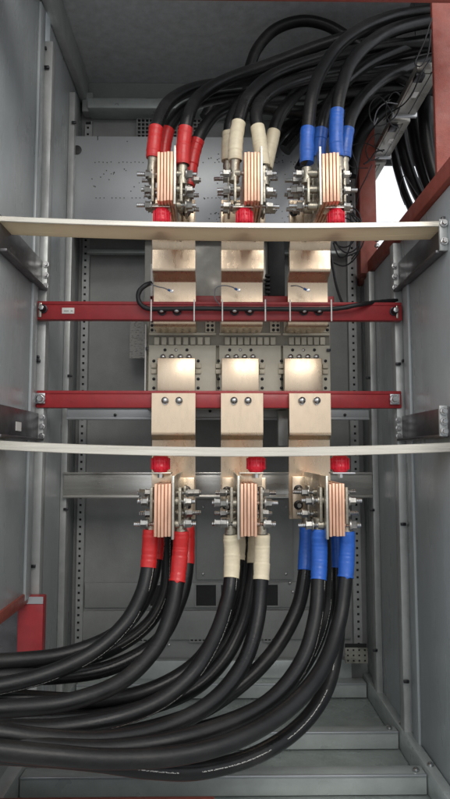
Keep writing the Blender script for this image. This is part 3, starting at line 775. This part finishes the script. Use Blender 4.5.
# ------------------------------------------------------------------ power cables
def cable(label, pts, sl, r=.0105, sleeve='red', group='', printed=False, phase=0.0, lug_side=None, up=True, name='power_cable', lug=True, start=.0):
    P3 = spline([at(*p) for p in pts])
    t = thing(name, label, 'cable', P3[0], group)
    Ls = [0.0]
    for i in range(1, len(P3)): Ls.append(Ls[-1] + (P3[i] - P3[i - 1]).length)
    def cut(a, b): return [p for p, l_ in zip(P3, Ls) if a <= l_ <= b]
    body = cut(sl[0] + .004 if lug else 0, 99)
    MB().tube(body, r, 18, phase, True).build('jacket', M['rubber_print' if printed else 'rubber'], t)
    if lug:
        sp = cut(sl[0], sl[1])
        rs = random.Random(sum(map(ord, label))); edges = [0.0]
        while edges[-1] < .12: edges.append(edges[-1] + rs.uniform(.0035, .0085))
        am = [rs.uniform(.01, .055) for _ in edges]; of = [rs.uniform(-.025, .025) for _ in edges]
        tot = sl[1] - sl[0]
        def wrap(L):
            k = max(i for i, e in enumerate(edges[:-1]) if e <= L + 1e-9); q = (L - edges[k]) / (edges[k + 1] - edges[k])
            return 1 + of[k] + am[k] * (.5 - q) + .010 * math.sin(L * 210 + k) - (.05 if L < .0015 or L > tot - .002 else 0)
        m = MB().tube(spline(sp, .0009), r * 1.09, 20, rf=wrap)
        m.build('sleeve', M['sleeve_' + sleeve], t)
        # barrel then flat tongue lying against the stack
        bl_ = cut(0, sl[0] + .006)
        MB().tube(bl_, r * .80, 16, rf=lambda L: 1 - .12 * (math.sin(L * 330) > .5)).build('lug_barrel', M['lug'], t)
        p = P3[0]; key, side = lug_side
        xa, xb, Yf, za, zb_ = STK[key]
        xi = xa if side < 0 else xb
        dx = min(max(abs(p.x - xi) - .003, .0002), .016)
        x0_, x1_ = sorted((xi + side * dx, xi + side * (dx + .0036)))
        zc0, zc1 = (za + .004, p.z + .004) if up else (p.z - .004, zb_ - .004)
        MB().box(x0_, x1_, p.y - .0105, p.y + .0105, zc0, zc1, .001).build('lug_tongue', M['lug'], t)
    return t

GU = 'cables on the upper copper stacks'
UY, UYb = .785, .825
upper = [
 ('front left', 0, -1, [(152.5,180,UY),(152.5,165,UY),(154.5,142,UY),(158,122,.79),(170,101,.81),(196,88,.85),(236,82,.9),(290,75,.95),(350,62,.98),(420,48,1.0),(520,38,1.0)]),
 ('rear left', 0, -1, [(163,178,UYb),(163,163,UYb),(165,142,UYb),(171,124,.83),(190,106,.86),(230,96,.92),(290,93,1.0),(350,86,1.03),(440,62,1.05),(540,50,1.05)]),
 ('front right', 0, 1, [(182.5,185,UY),(182.5,168,UY),(184,140,UY),(189,114,.79),(200,96,.82),(226,80,.85),(270,64,.9),(330,42,.93),(400,24,.94),(520,14,.94)]),
 ('rear right', 0, 1, [(187,205,UYb),(188.5,186,UYb),(194,152,UYb),(204,128,.83),(222,111,.86),(262,100,.93),(320,95,1.0),(440,82,1.05),(540,70,1.05)]),
 ('front left', 1, -1, [(234,182,UY),(235,165,UY),(236,140,UY),(240.5,116,.79),(249,96,.8),(270,77,.83),(305,63,.86),(350,52,.89),(400,44,.92),(520,40,.95)]),
 ('rear left', 1, -1, [(228,176,UYb),(228,160,UYb),(229,138,UYb),(231,121,.825),(240,104,.84),(258,91,.88),(300,82,.95),(360,76,1.0),(450,72,1.02),(540,66,1.02)]),
 ('front right', 1, 1, [(264.5,186,UY),(263.5,168,UY),(259,136,UY),(256,115,.79),(261,101,.80),(280,87,.83),(315,76,.87),(360,70,.92),(440,62,.98),(540,58,1.0)]),
 ('rear right', 1, 1, [(264,186,UYb),(266,168,UYb),(271,145,UYb),(277,122,.83),(288,104,.85),(304,86,.89),(326,68,.93),(366,52,.96),(440,38,.98),(540,28,.98)]),
 ('front left', 2, -1, [(306.5,184,UY),(307,166,UY),(307,140,UY),(309,118,.787),(312,97,.79),(321,72,.80),(342,43,.82),(376,22,.86),(420,12,.91),(520,8,.94)]),
 ('rear left', 2, -1, [(318,178,UYb),(318,162,UYb),(320,140,UYb),(323,121,.825),(331,101,.84),(350,78,.87),(382,57,.91),(440,38,.94),(540,30,.96)]),
 ('front right', 2, 1, [(340,172,UY),(338,160,UY),(336,140,UY),(337.5,107,.787),(342,86,.79),(351,63,.80),(371,42,.82),(400,27,.87),(450,18,.92),(540,14,.94)]),
 ('rear right', 2, 1, [(344,178,UYb),(344,162,UYb),(346,140,UYb),(352,115,.83),(368,92,.86),(394,73,.9),(440,58,.95),(540,48,.98)]),
]
sleeve_key = ('red', 'white', 'blue')
ulen = [(.025, .076), (.022, .072), (.022, .079), (.024, .098), (.024, .082), (.020, .068), (.022, .088), (.024, .082), (.022, .082), (.022, .070), (.018, .088), (.022, .075)]
for (pos, i, side, pts), sl in zip(upper, ulen):
    cable('black cable with %s sleeve, %s on the upper %s stack, bending to the right' % (COLN[i], pos, NAMES[i]), pts, sl, .0086, sleeve_key[i], GU, False, 0, (('u', i), side), True)
GL = 'cables under the lower copper stacks'
LY, LYb = .77, .812
lower = [
 ('front left', 0, -1, True, [(151,518,LY),(150.5,533,LY),(149.5,550,LY),(147.5,572,.765),(141,596,.75),(125,624,.73),(94,652,.71),(50,673,.69),(0,686,.67),(-70,697,.65),(-220,704,.63)]),
 ('rear left', 0, -1, False, [(157,516,LYb),(157,533,LYb),(156,552,.81),(152,578,.80),(141,605,.79),(115,634,.77),(70,653,.75),(20,660,.73),(-70,664,.7),(-220,668,.68)]),
 ('front right', 0, 1, False, [(181,520,LY),(181,535,LY),(180,553,LY),(177,582,.762),(171,612,.745),(156,647,.72),(122,681,.69),(68,702,.66),(0,709,.64),(-70,712,.62),(-220,716,.60)]),
 ('rear right', 0, 1, False, [(186,516,LYb),(187,533,LYb),(187,550,.81),(186,574,.80),(179,602,.79),(158,641,.77),(112,667,.75),(58,676,.73),(0,676,.72),(-70,678,.7),(-220,680,.68)]),
 ('front left', 1, -1, True, [(230.5,518,LY),(231,533,LY),(232,552,LY),(231,580,.762),(226,606,.745),(215,637,.72),(194,672,.69),(163,699,.67),(120,717,.65),(60,728,.63),(0,729,.61),(-70,727,.60),(-220,722,.59)]),
 ('rear left', 1, -1, False, [(237,516,LYb),(238,533,LYb),(238,550,.81),(235,580,.80),(224,617,.79),(198,661,.77),(150,690,.75),(90,701,.72),(0,697,.69),(-70,694,.68),(-220,694,.66)]),
 ('front right', 1, 1, False, [(262,518,LY),(262,533,LY),(262,552,LY),(261,582,.762),(257,622,.745),(243,664,.715),(212,702,.68),(163,728,.65),(100,740,.62),(40,738,.60),(0,733,.59),(-70,727,.58),(-220,718,.57)]),
 ('rear right', 1, 1, False, [(257,516,LYb),(256,533,LYb),(255,552,.81),(252,582,.80),(243,622,.79),(222,662,.77),(186,693,.75),(120,714,.72),(60,720,.70),(0,720,.68),(-70,718,.67),(-220,716,.65)]),
 ('front left', 2, -1, True, [(319,518,LY),(319,533,LY),(319.5,552,LY),(318.5,580,.762),(315.5,617,.745),(304,657,.72),(278,694,.69),(238,720,.66),(180,739,.63),(112,749,.61),(50,748,.595),(0,742,.59),(-70,735,.58),(-220,725,.57)]),
 ('rear left', 2, -1, False, [(307,516,LYb),(307,533,LYb),(306,552,.81),(304,580,.80),(296,612,.79),(273,652,.77),(238,687,.745),(190,716,.715),(120,736,.69),(60,745,.67),(0,746,.66),(-70,742,.65),(-220,736,.64)]),
 ('front right', 2, 1, False, [(346.5,520,LY),(347,535,LY),(347,552,LY),(345,582,.762),(339,622,.745),(323,667,.71),(291,706,.67),(240,738,.63),(180,755,.605),(112,759,.59),(50,755,.58),(0,750,.575),(-70,743,.57),(-220,732,.56)]),
 ('rear right', 2, 1, True, [(338,516,LYb),(338,533,LYb),(339,560,.81),(339,605,.80),(336,650,.775),(325,692,.745),(298,728,.71),(254,756,.67),(200,770,.64),(150,769,.62),(100,762,.61),(50,757,.60),(0,754,.595),(-70,748,.59),(-220,738,.58)]),
]
llen = [(.012, .062), (.012, .060), (.012, .078), (.012, .064), (.014, .076), (.012, .060), (.014, .080), (.012, .060), (.010, .076), (.010, .070), (.010, .070), (.010, .066)]
for (pos, i, side, pr, pts), sl in zip(lower, llen):
    cable('black cable with %s sleeve, %s under the lower %s stack, sweeping to the left' % (COLN[i], pos, NAMES[i]), pts, sl, .0088, sleeve_key[i], GL, pr, R(-48) if pos == 'front left' else R(14), (('l', i), side), False)

for lb_, pp_ in (
  ('black cable starting between the two front red sleeves behind the lower left stack', [(168,530,.86),(168,560,.86),(165,592,.85),(150,622,.83),(120,645,.81),(80,660,.79),(20,667,.76),(-70,670,.73),(-220,674,.70)]),
  ('black cable starting between the two cream sleeves behind the lower middle stack', [(246,530,.86),(246,570,.86),(240,610,.85),(222,648,.83),(190,678,.80),(140,698,.77),(80,708,.74),(0,708,.71),(-70,704,.69),(-220,702,.67)]),
  ('black cable starting between the blue sleeves behind the lower right stack', [(329,530,.86),(329,570,.86),(326,612,.85),(312,652,.82),(286,688,.78),(246,714,.75),(190,732,.72),(120,742,.70),(40,744,.68),(-70,738,.66),(-220,732,.64)])):
    cable(lb_, pp_, (0, 0), .0086, group=GL, lug=False, printed=True, phase=R(-20))
# loose cables without sleeves in view
cable('slim black cable making one high arch under the roof', [(247,100,.99),(248,82,.99),(251,64,.99),(259,46,.99),(276,29,.99),(301,21,.99),(326,25,.99),(350,39,.99),(378,60,1.0),(410,82,1.02),(500,110,1.05)], (0, 0), .0092, lug=False)
cable('black cable running behind the blue sleeved ones up to the right, lowest of its run', [(300,170,1.05),(318,140,1.05),(345,112,1.05),(380,90,1.05),(430,72,1.06),(540,60,1.06)], (0, 0), .011, lug=False)
cable('black cable behind the blue sleeved ones curving up to the right, just above the lowest', [(285,150,1.08),(310,120,1.08),(340,98,1.08),(385,78,1.08),(440,60,1.09),(540,50,1.09)], (0, 0), .012, lug=False)
cable('black cable along the back crossing behind the cream sleeved cables', [(205,118,1.09),(215,104,1.09),(240,104,1.08),(300,112,1.06),(350,104,1.05),(400,84,1.06),(520,64,1.08)], (0, 0), .011, lug=False)
for lb_, pp_, rr_ in (
  ('black cable deep behind all others along the back of the roof space', [(225,112,1.12),(262,96,1.12),(310,84,1.11),(360,66,1.1),(420,48,1.1),(540,30,1.1)], .011),
  ('black cable behind the arching one just under the roof at right', [(300,96,1.10),(335,66,1.09),(372,42,1.07),(420,24,1.05),(540,10,1.05)], .010),
  ('black cable falling from upper right behind the grey modules', [(352,140,1.10),(368,112,1.1),(392,88,1.1),(425,66,1.12),(540,34,1.12)], .011),
  ('black cable bending steeply down behind the farthest blue sleeve', [(352,176,1.09),(358,146,1.09),(372,122,1.09),(398,102,1.1),(440,84,1.12),(540,66,1.12)], .010),
  ('black cable low behind the cream sleeves heading right', [(268,150,1.10),(286,128,1.1),(320,112,1.1),(372,98,1.1),(440,82,1.13),(540,76,1.13)], .011)):
    cable(lb_, pp_, (0, 0), rr_, lug=False)
hang = [[(389,110,1.2),(391,140,1.2),(395,160,1.2),(403.5,190,1.2),(415,217,1.2),(428,246,1.2),(440,290,1.2)],
        [(398,110,1.17),(401,140,1.17),(407,165,1.17),(416.5,190,1.17),(429,213,1.17),(444,240,1.17),(456,280,1.17)],
        [(410,100,1.14),(414,130,1.14),(420,160,1.14),(431,192,1.14),(444,220,1.14),(456,270,1.14)],
        [(424,85,1.1),(425,125,1.1),(430,160,1.1),(441,195,1.1),(455,230,1.1)]]
HL = ('leftmost cable hanging across the bright opening at upper right', 'second cable from the left hanging across the bright opening at upper right', 'third cable from the left hanging in the dark opening at upper right', 'black cable hanging close behind the red post at upper right')
for hh, lb in zip(hang, HL): cable(lb, hh, (0, 0), .0075 if hh is hang[0] else .0115, group='cables hanging in the next bay', lug=False)

# ------------------------------------------------------------------ control hose and thin wires
YH = .924
hose = spline([at(*p) for p in [(151,283,.93),(146,285,YH),(140,290,YH),(138,297,YH),(140.5,304,YH),(147,308.3,YH),(158,309,YH),(200,308.5,YH),(240,309,YH),(280,309,YH),(320,309.3,YH),(340,308.2,YH),(360,304.5,YH),(380,302,.945),(397,300.5,.955)]], .004)
hs = thing('control_hose', 'thin black corrugated hose curling down and running along the upper red crossbar', 'hose', hose[0])
MB().tube(hose, .0034, 10, rf=lambda L: 1 + .10 * ((L * 300) % 1 > .5)).build('hose', M['wire'], hs)
TIE = MB().box(-.0010, .0010, -.0022, 0, -.0165, .0165, .0004).mesh('cable_tie', M['white'])
for px in (151.2, 194.2, 222.4, 265.3, 290, 331.3): inst('cable_tie', TIE, hs, at(px, 310.5, YU - .0125))
for i, (pts, tip) in enumerate((([(151,284,.925),(157,286.5,.92),(164,288,.92),(168,289.8,.922)], (170, 290.6)), ([(220,305,.925),(215,298,.915),(216,288,.92),(224,285.5,.92),(232,287,.92),(235,288.6,.922)], (237, 289.6)), ([(291,286,.93),(296,285.6,.92),(301,287,.92),(304,288.6,.922)], (306.4, 289.8)))):
    P3 = spline([at(*p) for p in pts], .003)
    wv = thing('sense_wire', 'thin grey sensing wire with a blue tip on the upper %s copper bar' % NAMES[i], 'wire', P3[0], 'sensing wires on the upper copper bars')
    MB().tube(P3, .0009, 8).build('wire', M['greywire'], wv)
    q = at(tip[0], tip[1], .9235)
    MB().cyl(P3[-1], q, .0018, 10).build('blue_tip', M['bluetip'], wv)
    MB().box(q.x, q.x + .005, .9225, .9240, q.z - .003, q.z + .0012, .0004).build('tip_tab', M['zinc'], wv)

# ------------------------------------------------------------------ grey modules high on the right, with loops of thin wire
zm = 1.05
def module(label, Ya, Yb, xa, xb, wires):
    t = thing('control_module', label, 'control module', ((xa + xb) / 2, (Ya + Yb) / 2, zm), 'grey control modules high on the right')
    MB().box(xa, xb, Ya, Yb, zm, zm + .012, .002).build('case', M['module'], t)
    MB().box(xa + .003, xa + (xb - xa) * .62, Ya + .01, Yb - .012, zm - .0014, zm - .0002, .0005).build('cover_plate', M['module'], t)
    MB().box(xa + (xb - xa) * .62, xa + (xb - xa) * .66, Ya + .006, Yb - .006, zm - .0012, zm - .0002).build('groove', M['darkbolt'], t)
    MB().box(xa + .013, xa + .021, (Ya + Yb) / 2 - .008, (Ya + Yb) / 2 + .008, zm - .0020, zm - .0015).build('sticker', M['white'], t)
    MB().box(xa - .002, xb + .002, Yb - .003, Yb + .003, zm - .004, zm + .010, .001).build('end_cap', M['galv'], t)
    MB().box(xa, xa + .014, Ya + .004, Ya + .022, zm - .008, zm - .0022, .001).build('connector', M['darkbolt'], t)
    return t
module('nearest of the grey modules in a row beside the red post', .885, 1.012, .298, .336, 0)
module('middle grey module in the row at upper right with a wire loop', 1.032, 1.160, .300, .334, 0)
module('farthest grey module in the row at upper right above the bright opening', 1.185, 1.290, .300, .334, 0)
loops = [([(392,112,.85),(380,97,.86),(370,105,.87),(371,120,.88),(380,126,.88),(394,118,.87),(400,108,.86)], .0009, 'dark thin wire looping left of the middle grey module'),
         ([(398,104,.86),(386,103,.86),(377,111,.87),(374,125,.88),(378,118,.88)], .0008, 'pale thin wire curling beside the dark wire loop'),
         ([(432,18,.80),(425,40,.80),(417,58,.79),(415,64,.79),(421,66,.79),(428,54,.79),(431,30,.79)], .0010, 'pair of dark wires dropping beside the red post'),
         ([(383,152,.95),(365,143,.96),(350,147,.97),(344,158,.97),(352,167,.98),(368,168,.98)], .0008, 'faint thin wire loop left of the farthest grey module'),
         ([(372,165,.97),(366,178,.97),(360,190,.98),(356,205,1.0)], .0009, 'short dark wire falling from the farthest grey module')]
loops += [([(404,100,1.02),(396,92,1.0),(389,98,1.0),(386,112,1.0),(391,124,1.02),(399,128,1.03)], .0010, 'black wire bowing out from the joint between the two nearer grey modules'),
          ([(392,142,1.10),(380,134,1.08),(371,138,1.08),(366,150,1.08),(370,160,1.1),(379,158,1.12)], .0010, 'black wire bowing out at the upper end of the farthest grey module'),
          ([(384,150,1.12),(376,152,1.1),(370,160,1.1),(364,164,1.1)], .0016, 'short stiff black wire end beside the farthest grey module'),
          ([(430,60,.87),(421,74,.86),(413,92,.88),(404,104,.9),(392,112,.92),(384,120,.95)], .0011, 'long thin black wire running along the left side of the grey modules'),
          ([(405,205,1.12),(400,190,1.12),(404,176,1.1),(412,186,1.1),(424,204,1.08)], .0009, 'thin dark wire crossing in front of the bright opening'),
          ([(356,96,.90),(350,112,.90),(349,132,.92),(352,152,.94),(357,168,.96),(355,186,.98)], .0010, 'thin black wire hanging right of the blue sleeves')]
for pts, r_, lb in loops:
    o = MB().tube(spline([at(*p) for p in pts], .003), r_, 8).build('thin_wire', M['greywire' if 'pale' in lb else 'wire']); tag(o, lb, 'wire')
rw = random.Random(11)
for k in range(7):
    cx_, cy_ = 345 + rw.uniform(-4, 8), 232 + rw.uniform(-6, 10); rx, ry = rw.uniform(9, 19), rw.uniform(14, 30); a0 = rw.uniform(0, 6)
    pts = [(cx_ + rx * math.cos(a0 + q * .8), cy_ + ry * math.sin(a0 + q * .8), 1.02 + .008 * k + .004 * q) for q in range(7)]
    o = MB().tube(spline([at(*p) for p in pts], .004), .0013, 8).build('coiled_wire', M['wire'])
    tag(o, 'loose black wire coiled in the dark gap right of the copper bars', 'wire', 'loose black wires coiled at the right')
dw = MB().tube(spline([at(*p) for p in [(326,238,.99),(332,262,.99),(336,284,.98),(341,300,.965),(345,306,.955)]], .004), .0022, 8).build('control_wire', M['wire'])
tag(dw, 'black wire dropping beside the right copper bar onto the upper red crossbar', 'wire')
